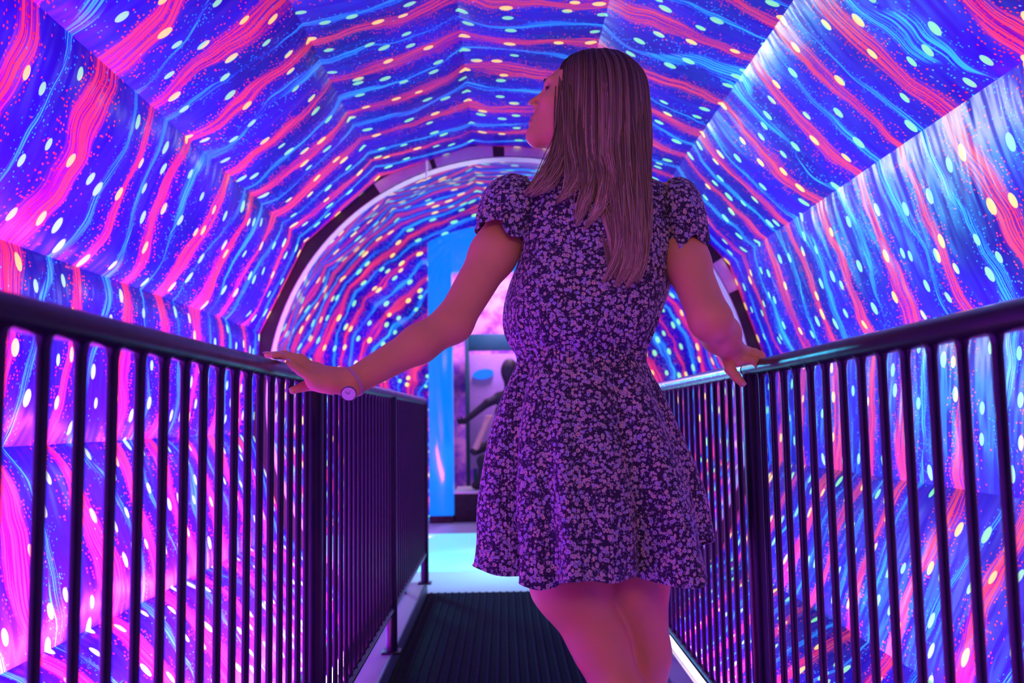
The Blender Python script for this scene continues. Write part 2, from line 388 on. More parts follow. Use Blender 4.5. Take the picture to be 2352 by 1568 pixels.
# ------------------------------------------------------------------ people: signed-distance bodies meshed by surface nets
class SDF:
    def __init__(s, lo, hi, h):
        s.h = h; s.lo = V3(lo); s.n = np.ceil((V3(hi)-s.lo)/h).astype(int)+1
        s.d = np.full(s.n, .05, np.float32)
    def _box(s, lo, hi):
        i0 = np.clip(np.floor((V3(lo)-s.lo)/s.h).astype(int), 0, s.n); i1 = np.clip(np.ceil((V3(hi)-s.lo)/s.h).astype(int)+1, 0, s.n)
        if (i1 <= i0).any(): return None, None
        ax = [(s.lo[k]+s.h*np.arange(i0[k], i1[k])).astype(np.float32) for k in range(3)]
        return tuple(slice(i0[k], i1[k]) for k in range(3)), np.meshgrid(*ax, indexing='ij', sparse=True)
    def _join(s, sl, nd, k, cut):
        o = s.d[sl]
        if cut:
            h = np.maximum(k-np.abs(o+nd), 0)/k; s.d[sl] = np.maximum(o, -nd)+h*h*k*.25
        else:
            h = np.maximum(k-np.abs(o-nd), 0)/k; s.d[sl] = np.minimum(o, nd)-h*h*k*.25
    def cone(s, a, b, ra, rb, k=.02, cut=False):
        a, b = V3(a), V3(b); r = max(ra, rb)+k+.03
        sl, g = s._box(np.minimum(a, b)-r, np.maximum(a, b)+r)
        if sl is None: return s
        ab = b-a; L2 = ab@ab
        t = np.clip(sum((g[i]-a[i])*ab[i] for i in range(3))/L2, 0, 1)
        dd = np.sqrt(sum((g[i]-a[i]-t*ab[i])**2 for i in range(3)))-(ra+(rb-ra)*t)
        s._join(sl, dd.astype(np.float32), k, cut); return s
    def chain(s, pts, rad, k=.02):
        for i in range(len(pts)-1): s.cone(pts[i], pts[i+1], rad[i], rad[i+1], k)
        return s
    def ell(s, c, r, k=.02, M=None, cut=False):
        c, r = V3(c), V3(r); R = r.max()+k+.03
        sl, g = s._box(c-R, c+R)
        if sl is None: return s
        q = [g[i]-c[i] for i in range(3)]
        if M is not None: q = [sum(q[i]*M[j][i] for i in range(3)) for j in range(3)]
        k0 = np.sqrt(sum((q[i]/r[i])**2 for i in range(3))); k1 = np.sqrt(sum((q[i]/(r[i]*r[i]))**2 for i in range(3)))
        s._join(sl, (k0*(k0-1)/np.maximum(k1, 1e-6)).astype(np.float32), k, cut); return s
    def mesh(s):
        d = s.d; S = (d < 0); n = s.n
        cnt = np.zeros(n-1, np.uint8)
        for c in np.ndindex(2, 2, 2): cnt += S[c[0]:n[0]-1+c[0], c[1]:n[1]-1+c[1], c[2]:n[2]-1+c[2]]
        ids = np.flatnonzero((cnt > 0) & (cnt < 8)); nc = n-1
        ijk = np.stack(np.unravel_index(ids, nc), 1)
        val = {c: d[ijk[:, 0]+c[0], ijk[:, 1]+c[1], ijk[:, 2]+c[2]] for c in np.ndindex(2, 2, 2)}
        acc = np.zeros((len(ids), 3)); num = np.zeros(len(ids))
        for c in np.ndindex(2, 2, 2):
            for ax in range(3):
                if c[ax]: continue
                e = list(c); e[ax] = 1; e = tuple(e); va, vb = val[c], val[e]
                m = (va < 0) != (vb < 0); t = np.where(m, va/np.where(m, va-vb, 1), 0)
                p = np.array(c, float)[None]+np.eye(3)[ax][None]*t[:, None]
                acc += p*m[:, None]; num += m
        P = s.lo+s.h*(ijk+acc/num[:, None])
        faces = []
        for ax in range(3):
            a1, a2 = (ax+1) % 3, (ax+2) % 3
            sl0 = [slice(1, -1)]*3; sl1 = [slice(1, -1)]*3; sl0[ax] = slice(0, -1); sl1[ax] = slice(1, None)
            A, B = S[tuple(sl0)], S[tuple(sl1)]
            for flip, m in ((False, A & ~B), (True, ~A & B)):
                q = np.stack(np.nonzero(m), 1); off = np.ones(3, int); off[ax] = 0; q = q+off
                corners = []
                for o1, o2 in ((0, 0), (1, 0), (1, 1), (0, 1)):
                    c = q.copy(); c[:, a1] -= o1; c[:, a2] -= o2
                    corners.append(np.searchsorted(ids, np.ravel_multi_index(c.T, nc)))
                f = np.stack(corners, 1); faces.append(f[:, ::-1] if flip else f)
        return P, np.concatenate(faces)[:, ::-1]

# skin with a painted-in lip tint attribute
ks = NT('skin'); na = ks.n('ShaderNodeAttribute'); na.attribute_name = 'tint'
sepn = ks.n('ShaderNodeSeparateColor'); ks.put(sepn.inputs[0], na.outputs['Color'])
sn = ks.noise(ks.obj(), 18., 3)
sk_c = ks.mix(sn, (.68, .37, .11), (.78, .44, .14)); sk_c = ks.mix(sepn.outputs[0], sk_c, (.48, .16, .15))
ks.set(Base_Color=sk_c, Roughness=.48); ks.b.inputs['Specular IOR Level'].default_value = .35
ks.b.inputs['Subsurface Radius'].default_value = (.012, .005, .003); ks.b.inputs['Subsurface Scale'].default_value = .6
M_SKIN = ks.m
M_NAIL = simple('nail', (.72, .45, .42), .25, 0, .05)

YB = 1.90
base = (at(1345, 900, YB)[0], YB, 0.)
person = empty('person', base, 'blonde woman seen from behind in a short floral dress, both hands on the railings', 'person')
# --- head frame, origin at the root of the nose
NAS = at(1251, 205, 1.912)
fwd = np.array([-.935, .10, .33]); fwd /= np.linalg.norm(fwd)
up = np.array([.34, .05, .94]); up -= fwd*(up@fwd); up /= np.linalg.norm(up)
sid = np.cross(fwd, up)                       # points away from the camera
HM = np.stack([fwd, up, sid])
def hd(a, b, c=0.): return NAS+fwd*a+up*b+sid*c
B = SDF((-.62, 1.45, -.01), (.68, 2.22, 1.76), .0032)
B.ell(hd(-.100, .014), (.095, .086, .074), .02, HM)
B.ell(hd(-.058, -.040), (.056, .078, .060), .03, HM)
B.ell(hd(-.020, -.079), (.021, .028, .027), .02, HM)
B.cone(hd(-.020, -.112), hd(-.088, -.082, -.048), .0165, .017, .025); B.cone(hd(-.020, -.112), hd(-.088, -.082, .048), .0165, .017, .025)
B.cone(hd(-.014, -.112), hd(-.020, -.118), .0145, .012, .015)
B.ell(hd(-.010, .010), (.011, .008, .044), .016, HM)
B.ell(hd(-.034, -.038, -.038), (.024, .022, .020), .02, HM); B.ell(hd(-.034, -.038, .038), (.024, .022, .020), .02, HM)
B.ell(hd(-.008, -.014, -.031), (.013, .010, .014), .010, HM, True); B.ell(hd(-.008, -.014, .031), (.013, .010, .014), .010, HM, True)
B.cone(hd(-.006, -.006), hd(.0185, -.039), .0058, .0070, .011)
B.ell(hd(.005, -.046, -.010), (.0085, .006, .0055), .006, HM); B.ell(hd(.005, -.046, .010), (.0085, .006, .0055), .006, HM)
B.ell(hd(-.006, -.063), (.0085, .012, .016), .010, HM)
B.ell(hd(.011, -.0515, -.006), (.004, .0025, .003), .003, HM, True)
B.ell(hd(.0015, -.0745), (.0078, .0048, .019), .006, HM); B.ell(hd(.002, -.0865), (.0075, .0055, .017), .006, HM)
B.cone(hd(.0095, -.0803, -.016), hd(.0095, -.0803, .016), .0016, .0016, .003, True)
B.ell(hd(-.085, -.040, -.068), (.018, .030, .010), .006, HM); B.ell(hd(-.085, -.040, .068), (.018, .030, .010), .006, HM)   # ears under the hair
neck0 = hd(-.105, -.085); neck1 = at(1362, 430, 1.90)
B.cone(neck0, neck1, .052, .058, .035)
# --- trunk
CH = at(1365, 520, 1.90); WA = at(1335, 815, 1.895); HP = at(1355, 1040, 1.90)
I3 = np.eye(3)
B.ell(CH+[0, 0, .01], (.150, .088, .15), .05); B.ell(CH+[0, .02, -.10], (.135, .092, .13), .05)
B.ell(WA, (.120, .085, .12), .05); B.ell(HP+[0, 0, .02], (.165, .105, .12), .05)
SHL = at(1190, 478, 1.90); SHR = at(1543, 478, 1.90)
B.cone(neck1-[0, 0, .02], SHL+[0, 0, .005], .050, .042, .03); B.cone(neck1-[0, 0, .02], SHR+[0, 0, .005], .050, .042, .03)
# --- arms
ELL = at(1040, 742, 1.79); WRL = at(806, 879, 1.685)
B.chain([SHL, SHL*.55+at(1060, 720, 1.80)*.45, ELL], [.049, .046, .0385], .03)
B.chain([ELL, ELL*.65+WRL*.35+[0, 0, -.002], WRL], [.0385, .0365, .0265], .02)
ELR = at(1632, 735, 1.73); WRR = at(1682, 806, 1.86)
B.chain([SHR, at(1578, 605, 1.84), ELR], [.049, .0445, .040], .03)
B.chain([ELR, ELR*.55+WRR*.45, WRR], [.040, .038, .027], .02)
# --- hands
def finger(pts, r0=.0088, r1=.0066):
    P = [at(*p) for p in pts]; n = len(P); B.chain(P, [r0+(r1-r0)*i/(n-1) for i in range(n)], .004); return P
def palm(W, mc, rw=.021, rm=.0125):
    for m in mc: B.cone(W, at(*m), rw, rm, .012)
    for a, b in zip(mc[:-1], mc[1:]): B.cone(at(*a), at(*b), rm, rm, .010)
mcL = [(720, 872, 1.645), (716, 858, 1.665), (718, 850, 1.688), (724, 848, 1.712)]
palm(WRL, mcL, .0215, .0128)
B.ell(at(752, 884, 1.66), (.030, .020, .014), .02)
FL = [finger([mcL[0], (691, 853, 1.640), (676, 842, 1.640), (664, 833, 1.640)]),
      finger([mcL[1], (690, 834, 1.655), (672, 823, 1.653), (652, 818, 1.650)]),
      finger([mcL[2], (688, 824, 1.680), (660, 817, 1.678), (630, 817, 1.675)]),
      finger([mcL[3], (693, 823, 1.705), (655, 814, 1.702), (614, 815, 1.700)])]
TL_ = finger([(762, 892, 1.70), (722, 884, 1.715), (696, 888, 1.712), (673, 896, 1.705)], .0125, .0078)
mcR = [(1694, 826, 1.845), (1702, 817, 1.862), (1710, 812, 1.882), (1716, 810, 1.902)]
palm(WRR, mcR, .0215, .0125)
FR = [finger([mcR[0], (1716, 826, 1.838), (1734, 829, 1.835), (1741, 842, 1.835)]),
      finger([mcR[1], (1724, 816, 1.855), (1742, 821, 1.852), (1750, 836, 1.852)]),
      finger([mcR[2], (1730, 810, 1.876), (1746, 816, 1.873), (1753, 830, 1.872)]),
      finger([mcR[3], (1733, 808, 1.898), (1748, 814, 1.895), (1755, 826, 1.893)])]
TR_ = finger([(1670, 824, 1.845), (1676, 846, 1.835), (1690, 865, 1.825), (1705, 880, 1.820)], .0135, .0080)
# --- legs (ankles crossed)
HL = at(1290, 1080, 1.90); HR_ = at(1428, 1080, 1.90)
KL = at(1376, 1475, 1.865); KR = at(1478, 1500, 1.93); AL = at(1560, 1850, 1.80); AR = at(1452, 1840, 1.97)
AL[2] = .094; AR[2] = .094
B.chain([HL, at(1310, 1335, 1.88), KL], [.088, .0815, .0560], .025)
B.chain([KL, KL*.68+AL*.32+[0, -.018, 0], AL], [.0540, .0530, .036], .03)
B.chain([HR_, at(1452, 1335, 1.92), KR], [.088, .0765, .0545], .02)
B.chain([KR, KR*.68+AR*.32+[0, -.014, 0], AR], [.0525, .0520, .036], .03)
for A_, dx in ((AL, .05), (AR, -.02)):
    heel = A_+[0, -.02, -.055]; toe = A_+[dx, .15, -.068]
    B.chain([A_, heel], [.036, .029], .02); B.chain([heel, A_+[dx*.5, .07, -.045], toe], [.028, .030, .017], .02)
    for j in range(5): B.cone(toe+[(j-2)*.014, -.01, 0], toe+[(j-2)*.017, .022-.004*abs(j-1), -.003], .010, .008, .005)
bv, bf = B.mesh()
body = mesh('body', bv, bf, M_SKIN, person, base)
lip_d = np.minimum(((((bv-hd(.004, -.0742))@HM.T)/[.012, .0058, .020])**2).sum(1), ((((bv-hd(.004, -.0868))@HM.T)/[.012, .0064, .018])**2).sum(1))
ca = body.data.color_attributes.new('tint', 'FLOAT_COLOR', 'POINT')
cc = np.zeros((len(bv), 4), np.float32); cc[:, 0] = np.clip((1.25-lip_d)/.4, 0, 1); cc[:, 3] = 1; ca.data.foreach_set('color', cc.ravel())
del B
# --- eye, lashes, brow, nails
M_BROW = simple('brow_hair', (.05, .025, .015), .7); M_EYE = simple('eye_white', (.55, .5, .5), .2); M_IRIS = simple('iris', (.03, .05, .06), .15)
for s in (-1, 1):
    e = MB(); bm = bmesh.new(); bmesh.ops.create_uvsphere(bm, u_segments=16, v_segments=10, radius=.0112)
    ec = hd(-.021, -.0145, .031*s); bm.verts.index_update(); e.add([V3(v.co)+ec for v in bm.verts], [[v.index for v in f.verts] for f in bm.faces]); bm.free()
    eo = e.build('eye', M_EYE, person, base)
    pd = fwd*.93+up*.30+sid*.12*s; pd /= np.linalg.norm(pd)
    MB().tube([ec+pd*.0098, ec+pd*.0118], [.0058, .0048], 14).build('iris', M_IRIS, eo, base)
    lid = [hd(-.021+.0125*math.cos(a), -.0145+.0055*math.sin(1.57*(1-abs(t))), (.031+.013*t)*s) for t, a in [(q/6, abs(q/6)*1.1) for q in range(-6, 7)]]
    tag(MB().tube(lid, [.0010]+[.0029]*11+[.0010], 6).build('eyelash', M_BROW, person, base), 'dark upper lashes')
    br = [hd(.0045-.030*max(0, t)**2-.004*t, .0110-.010*t*t, (.012+.038*t)*s) for t in np.linspace(0, 1, 9)]
    tag(MB().tube(br, [.0022, .0036, .0042, .0042, .0040, .0038, .0032, .0025, .0012], 6).build('eyebrow', M_BROW, person, base), 'dark eyebrow')
def nail(P, up_):
    t = P[-1]-P[-2]; t /= np.linalg.norm(t); n = V3(up_)-t*(V3(up_)@t); n /= np.linalg.norm(n); q = np.cross(t, n)
    vs = []
    for i, a in enumerate((-.003, .003, .008)):
        wd = (.0048, .0054, .0042)[i]
        for j in range(5):
            u = (j-2)/2; vs.append(P[-1]+t*a+q*wd*u+n*(.0068*(1-.35*u*u)+(.0006 if i < 2 else -.0006)))
    f = [(i*5+j, i*5+j+1, (i+1)*5+j+1, (i+1)*5+j) for i in range(2) for j in range(4)]
    MB().add(vs, f).build('fingernail', M_NAIL, person, base)
for P in FL: nail(P, (0, -.2, 1))
for P in FR: nail(P, (1, 0, .6))
nail(TL_, (-.5, -.8, .3)); nail(TR_, (.3, -.9, .2))
# --- wristwatch
M_GOLD = simple('rose_gold', (.80, .50, .42), .25, .9); M_DIAL = simple('pale_pink_dial', (.85, .68, .70), .35); M_STRAP = simple('slim_strap', (.55, .32, .27), .45)
ax_ = (WRL-ELL)/np.linalg.norm(WRL-ELL); wc = WRL-ax_*.006
wu = np.cross(ax_, [0, 1, 0]); wu /= np.linalg.norm(wu); wv = np.cross(ax_, wu)
ringp = [wc+(wu*math.cos(a)+wv*math.sin(a))*.0285 for a in np.linspace(0, 2*PI, 33)]
sm = MB()
for i in range(33):
    p = ringp[i]; r = (p-wc)/.0285
    for sx, sr in ((-.0035, 0), (.0035, 0), (.0035, .0022), (-.0035, .0022)): sm.v.append(tuple(p+ax_*sx+r*sr))
sm.f = [(i*4+j, (i+1)*4+j, (i+1)*4+(j+1) % 4, i*4+(j+1) % 4) for i in range(32) for j in range(4)]
watch = tag(sm.build('wristwatch', M_STRAP, person, base), 'slim watch with a round pale dial on the left wrist')
dc = at(801, 904, 1.642); dn = V3((.12, -.90, -.42)); dn /= np.linalg.norm(dn)
tag(MB().tube([dc-dn*.006, dc-dn*.001, dc+dn*.001], [.0135, .0155, .0148], 28).build('watch_case', M_GOLD, watch, base), 'rose gold round case')
tag(MB().tube([dc+dn*.0008, dc+dn*.0016], [.0132, .0128], 28).build('watch_dial', M_DIAL, watch, base), 'pale pink dial')
q1 = np.cross(dn, [0, 0, 1.]); q1 /= np.linalg.norm(q1); q2 = np.cross(q1, dn)
hm = MB()
for ang, ln in ((.9, .008), (-.5, .006)):
    dd = q1*math.sin(ang)+q2*math.cos(ang); hm.tube([dc+dn*.002, dc+dn*.002+dd*ln], .0004, 5)
hm.build('watch_hand', M_DARK, watch, base)

# ------------------------------------------------------------------ dress
kd = NT('floral_print'); oc = kd.obj()
dn_ = kd.noise(oc, 40., 2)
def warpvec(k, v, sc, amt):
    nn = k.n('ShaderNodeTexNoise'); k.put(nn.inputs['Vector'], v); nn.inputs['Scale'].default_value = sc; nn.inputs['Detail'].default_value = 1
    a = k.n('ShaderNodeVectorMath'); a.operation = 'MULTIPLY_ADD'; k.put(a.inputs[0], nn.outputs[1]); a.inputs[1].default_value = (amt,)*3; k.put(a.inputs[2], v); return a.outputs[0]
wv_ = warpvec(kd, oc, 120., .006)
va = kd.vor(wv_, 122.); vb = kd.vor(wv_, 230.); sa = kd.n('ShaderNodeSeparateColor'); kd.put(sa.inputs[0], va[1]); sb = kd.n('ShaderNodeSeparateColor'); kd.put(sb.inputs[0], vb[1])
M = kd.m_
ringm = M('MULTIPLY', kd.step(va[0], .44, .56, 1., 0.), kd.step(va[0], .10, .20))
ringm = M('MULTIPLY', ringm, M('GREATER_THAN', sa.outputs[0], .22))
leaf = M('MULTIPLY', kd.step(vb[0], .30, .44, 1., 0.), M('GREATER_THAN', sb.outputs[0], .35))
pm_ = M('MAXIMUM', ringm, M('MULTIPLY', leaf, .75))
fl = kd.mix(sa.outputs[1], (.68, .55, .33), (.38, .40, .60)); fl = kd.mix(M('MULTIPLY', leaf, .5), fl, (.30, .30, .34))
spz = kd.n('ShaderNodeSeparateXYZ'); kd.put(spz.inputs[0], wv_)
rib = M('MULTIPLY_ADD', M('SINE', M('MULTIPLY', spz.outputs[0], 1500.)), .14, .86)
kd.set(Base_Color=kd.mix(pm_, (.012, .010, .030), kd.mix(rib, (.05, .04, .09), fl)), Roughness=.75)
kd.b.inputs['Sheen Weight'].default_value = .15
kd.bump(M('ADD', M('MULTIPLY', M('SINE', M('MULTIPLY', spz.outputs[0], 900.)), .5), kd.noise(oc, 60., 3)), .35, .003)
M_DRESS = kd.m
def interp(rows, n, smooth=3):
    rows = np.array(rows, float); t = np.linspace(0, len(rows)-1, n)
    out = np.stack([np.interp(t, range(len(rows)), rows[:, c]) for c in range(rows.shape[1])], 1)
    for _ in range(smooth*max(1, n//len(rows))):
        o = out.copy(); o[1:-1] = (out[:-2]+2*out[1:-1]+out[2:])/4; out = o
    return out
def loft(rows, nv, nu, wob=None, sup=2.2, smooth=2):
    """rows: (py, pxL, pxR, Yc, depth) silhouette stations -> closed rings"""
    r = interp(rows, nv, smooth); vs = []
    for j in range(nv):
        py, xl_, xr_, Yc, dp = r[j]; a = at(xl_, py, Yc); b = at(xr_, py, Yc); c = (a+b)/2; hw = (b[0]-a[0])/2
        for i in range(nu):
            ph = 2*PI*i/nu; cs, sn_ = math.cos(ph), math.sin(ph)
            ex = 2/sup; x = math.copysign(abs(cs)**ex, cs); y = math.copysign(abs(sn_)**ex, sn_)
            g = wob(j/(nv-1), ph) if wob else (0, 0, 0)
            vs.append((c[0]+x*hw+cs*g[0], Yc+y*dp+sn_*g[0], c[2]+g[2]))
    return np.array(vs), grid_faces(nu, nv, True)
def thick(o, t=.0025, off=-1):
    m = o.modifiers.new('thickness', 'SOLIDIFY'); m.thickness = t; m.offset = off; return o
dress_root = None
rgd = np.random.default_rng(5); phs = rgd.uniform(0, 6.28, 24)
def wob_bod(t, ph):
    # gathers above the waist, soft crossways creases higher up
    g = max(0, 1-t/.42)**1.2; s = .0042*g*math.sin(23*ph+phs[0]+2*math.sin(3*ph))+.003*g*math.sin(41*ph+phs[1])
    s += .004*math.sin(5*ph+9*t+phs[2])*math.sin(PI*min(1, t*1.2))+.0025*math.sin(11*ph-14*t+phs[3])*(1-t)
    return (s, 0, 0)
bod_rows = [(826, 1193, 1478, 1.895, .100), (806, 1186, 1480, 1.895, .108), (785, 1172, 1492, 1.893, .122), (745, 1160, 1512, 1.89, .130), (690, 1161, 1530, 1.89, .130),
            (640, 1170, 1543, 1.89, .127), (590, 1190, 1548, 1.89, .122), (540, 1195, 1548, 1.89, .118), (490, 1180, 1548, 1.89, .112), (455, 1185, 1545, 1.89, .100),
            (432, 1212, 1530, 1.89, .084), (415, 1255, 1490, 1.892, .068), (404, 1292, 1452, 1.895, .058), (396, 1306, 1436, 1.90, .054)]
v, f = loft(bod_rows, 84, 160, wob_bod, 2.35)
dress = mesh('dress', v, f, M_DRESS, person, base); tag(dress, 'short navy dress printed with small mauve and lilac flowers'); thick(dress)
def wob_sk(t, ph):
    a = .002+.056*t**1.5
    s = a*(.55*math.sin(6*ph+phs[4])+.42*math.sin(9*ph+phs[5]+1.2*t)+.30*math.sin(14*ph+phs[6])+.12*math.sin(23*ph+phs[7]))
    s += .003*math.sin(40*ph)*max(0, 1-t*5)
    z = -.010*t**3*math.sin(5*ph+phs[8])-.006*t**6*math.sin(11*ph+phs[9])
    rt = max(0, math.cos(ph))**3*t**2
    return (s, 0, z+.052*rt)
sk_rows = [(818, 1192, 1477, 1.895, .100), (835, 1190, 1478, 1.895, .102), (870, 1176, 1494, 1.895, .112), (920, 1158, 1518, 1.897, .130), (1000, 1137, 1548, 1.90, .158), (1080, 1128, 1580, 1.90, .176),
           (1160, 1121, 1606, 1.90, .190), (1230, 1130, 1616, 1.90, .190), (1288, 1130, 1624, 1.90, .195), (1302, 1130, 1625, 1.90, .195)]
v, f = loft(sk_rows, 90, 260, wob_sk, 2.1)
skirt = mesh('skirt', v, f, M_DRESS, dress, base); thick(skirt)
# elastic waist seam
wr_rows = [(832, 1191, 1480, 1.895, .1045), (822, 1190, 1481, 1.895, .1055), (812, 1190, 1481, 1.895, .1045)]
v, f = loft(wr_rows, 7, 200, lambda t, ph: (.0018*math.sin(60*ph), 0, 0), 2.3, 0); thick(mesh('waistband', v, f, M_DRESS, dress, base))
def sleeve(stations, name, seed):
    rg = np.random.default_rng(seed); p4 = rg.uniform(0, 6.28, 8); nv, nu = 30, 96; vs = []
    st = interp([tuple(at(*s[0]))+tuple(s[1])+(s[2], s[3]) for s in stations], nv, 2)
    for j in range(nv):
        c = st[j, :3]; ax = st[j, 3:6]/np.linalg.norm(st[j, 3:6]); ra, rb = st[j, 6], st[j, 7]
        u = np.cross(ax, [0, 1, 0]); u /= np.linalg.norm(u); v_ = np.cross(ax, u); t = j/(nv-1)
        for i in range(nu):
            ph = 2*PI*i/nu
            r_ = 1+.02*math.sin(4*ph+p4[0])*t+.085*t**4*math.sin(9*ph+p4[1])+.05*t**5*math.sin(16*ph+p4[2])+.03*math.sin(13*ph+p4[3])*(1-t)**2
            vs.append(c+u*ra*r_*math.cos(ph)+v_*rb*r_*math.sin(ph)+ax*(.010*t**3*math.sin(5*ph+p4[4])))
    thick(mesh('sleeve', np.array(vs), grid_faces(nu, nv, True), M_DRESS, dress, base))
sleeve([((1222, 470, 1.895), (-1., -.05, -.25), .060, .080), ((1196, 466, 1.89), (-1, -.1, -.45), .070, .086), ((1172, 482, 1.88), (-.85, -.12, -.75), .074, .084), ((1158, 508, 1.87), (-.65, -.12, -.9), .068, .076), ((1150, 540, 1.86), (-.5, -.1, -1), .061, .070)], 'sleeve', 1)
sleeve([((1520, 475, 1.895), (1., -.05, -.25), .060, .080), ((1540, 470, 1.89), (1, -.1, -.5), .066, .084), ((1558, 490, 1.88), (.8, -.1, -.8), .066, .080), ((1570, 525, 1.87), (.45, -.1, -1), .056, .072), ((1576, 572, 1.86), (.25, -.1, -1), .049, .064)], 'sleeve', 2)

# ------------------------------------------------------------------ hair
kh = NT('blonde_hair'); ha = kh.n('ShaderNodeAttribute'); ha.attribute_name = 'strand'
sh_ = kh.n('ShaderNodeSeparateColor'); kh.put(sh_.inputs[0], ha.outputs['Color'])
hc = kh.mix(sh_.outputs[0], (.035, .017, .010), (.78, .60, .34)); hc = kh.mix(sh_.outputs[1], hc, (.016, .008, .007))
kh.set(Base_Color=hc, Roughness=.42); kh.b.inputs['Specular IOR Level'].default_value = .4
M_HAIR = kh.m
hair_rows = [(129, 1362, 1388, 1.905, .010), (133, 1330, 1408, 1.905, .045), (145, 1300, 1436, 1.905, .075), (165, 1286, 1462, 1.905, .092), (195, 1281, 1479, 1.905, .102), (245, 1277, 1486, 1.90, .106), (300, 1276, 1488, 1.895, .104),
             (345, 1276, 1488, 1.885, .098), (385, 1280, 1487, 1.865, .086), (420, 1310, 1486, 1.835, .062), (460, 1340, 1484, 1.812, .040), (510, 1368, 1482, 1.797, .030), (570, 1392, 1478, 1.785, .026), (620, 1400, 1468, 1.776, .018), (645, 1412, 1456, 1.772, .008)]
def wob_h(t, ph): return (.0016*math.sin(17*ph+3*t)+.0012*math.sin(31*ph), 0, 0)
NH = 100
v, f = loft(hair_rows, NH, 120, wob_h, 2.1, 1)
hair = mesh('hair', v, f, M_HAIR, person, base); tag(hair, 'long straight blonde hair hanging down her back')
def colattr(o, r, g):
    c_ = o.data.color_attributes.new('strand', 'FLOAT_COLOR', 'POINT'); a = np.zeros((len(o.data.vertices), 4), np.float32); a[:, 0] = r; a[:, 1] = g; a[:, 3] = 1; c_.data.foreach_set('color', a.ravel())
hz = (v[:, 2]-v[:, 2].min())/(np.ptp(v[:, 2]))
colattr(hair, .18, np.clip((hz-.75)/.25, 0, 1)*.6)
HV = v.reshape(NH, 120, 3); rowsI = interp(hair_rows, NH, 1)
strands = []                    # list of (points, radius, light, )
rh = np.random.default_rng(3)
def hair_pt(t, ph, off):
    j = t*(NH-1); j0 = min(int(j), NH-2); fj = j-j0; i = ph/(2*PI)*120; i0 = int(i) % 120; i1 = (i0+1) % 120; fi = i-int(i)
    p = (HV[j0, i0]*(1-fi)+HV[j0, i1]*fi)*(1-fj)+(HV[j0+1, i0]*(1-fi)+HV[j0+1, i1]*fi)*fj
    c = HV[j0].mean(0); d = p-c; d[2] = 0; L_ = np.linalg.norm(d); return p+d/max(L_, 1e-4)*off
clump = rh.uniform(0, 2*PI, 90)
for n_ in range(2300):
    ph = clump[n_ % 90]+rh.normal(0, .035); ph %= 2*PI
    t0 = rh.uniform(0.02, .12); t1 = rh.uniform(.90, 1.0) if rh.random() < .85 else rh.uniform(.6, .9)
    off = rh.uniform(.0005, .006); dr = rh.normal(0, .05); m = 22
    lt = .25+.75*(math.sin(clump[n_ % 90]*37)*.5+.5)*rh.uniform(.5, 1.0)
    pts = [hair_pt(t0+(t1-t0)*q, (ph+dr*q*q+.02*math.sin(6*q+ph*9)) % (2*PI), off+.004*math.sin(5*q+ph*13)*q) for q in np.linspace(0, 1, m)]
    strands.append((np.array(pts), rh.uniform(.0007, .0013), lt))
# loose locks sweeping over the left shoulder and back, and the brushed tips
locks = [([(1294, 200, 1.85), (1286, 330, 1.815), (1262, 385, 1.80), (1232, 425, 1.795), (1205, 447, 1.80)], 140, .013),
         ([(1300, 195, 1.838), (1294, 330, 1.80), (1276, 385, 1.785), (1252, 425, 1.775), (1222, 452, 1.78)], 120, .013),
         ([(1310, 205, 1.822), (1316, 340, 1.79), (1322, 400, 1.772), (1306, 440, 1.765), (1278, 466, 1.765)], 140, .014),
         ([(1340, 200, 1.818), (1346, 350, 1.785), (1352, 420, 1.768), (1340, 470, 1.762), (1322, 522, 1.762)], 150, .014),
         ([(1370, 205, 1.816), (1378, 350, 1.783), (1388, 420, 1.766), (1374, 480, 1.762), (1340, 530, 1.762)], 120, .012),
         ([(1400, 205, 1.816), (1412, 380, 1.775), (1420, 480, 1.757), (1422, 570, 1.752), (1385, 655, 1.752)], 170, .014),
         ([(1425, 205, 1.818), (1436, 400, 1.772), (1446, 520, 1.754), (1444, 600, 1.750), (1412, 662, 1.75)], 170, .014),
         ([(1450, 210, 1.825), (1462, 420, 1.772), (1468, 540, 1.754), (1464, 610, 1.750), (1436, 664, 1.75)], 170, .013),
         ([(1470, 215, 1.84), (1478, 400, 1.78), (1480, 520, 1.760), (1474, 600, 1.752), (1462, 652, 1.752)], 150, .010)]
def spline(P, m):
    P = np.array(P); k = len(P); t = np.linspace(0, k-1, m); out = []
    Q = np.vstack([2*P[0]-P[1], P, 2*P[-1]-P[-2]])
    for x in t:
        i = min(int(x), k-2); u_ = x-i; a, b, c, d = Q[i], Q[i+1], Q[i+2], Q[i+3]
        out.append(.5*((2*b)+(-a+c)*u_+(2*a-5*b+4*c-d)*u_**2+(-a+3*b-3*c+d)*u_**3))
    return np.array(out)
for P, cnt, rad in locks:
    C_ = spline([at(*p) for p in P], 24)
    for n_ in range(cnt):
        o1 = rh.normal(0, rad*.55, 3); o1[1] = abs(o1[1])*.25-rad*.15; q = np.linspace(0, 1, 24)[:, None]
        end = rh.uniform(.82, 1.0); ix = np.linspace(0, 23*end, 20)
        path = np.stack([np.interp(ix, range(24), C_[:, c]) for c in range(3)], 1); q = np.linspace(0, end, 20)[:, None]
        path = path+o1*(.9+.3*np.sin(3*q)-.75*q**2)+np.array([.003, .001, 0])*np.sin(9*q+n_)
        strands.append((path, rh.uniform(.0007, .0013), .25+.75*rh.random()*(.5+.5*math.sin(n_*.21))+10))
sv, sf, sl, sr_ = [], [], [], []; bidx = 0
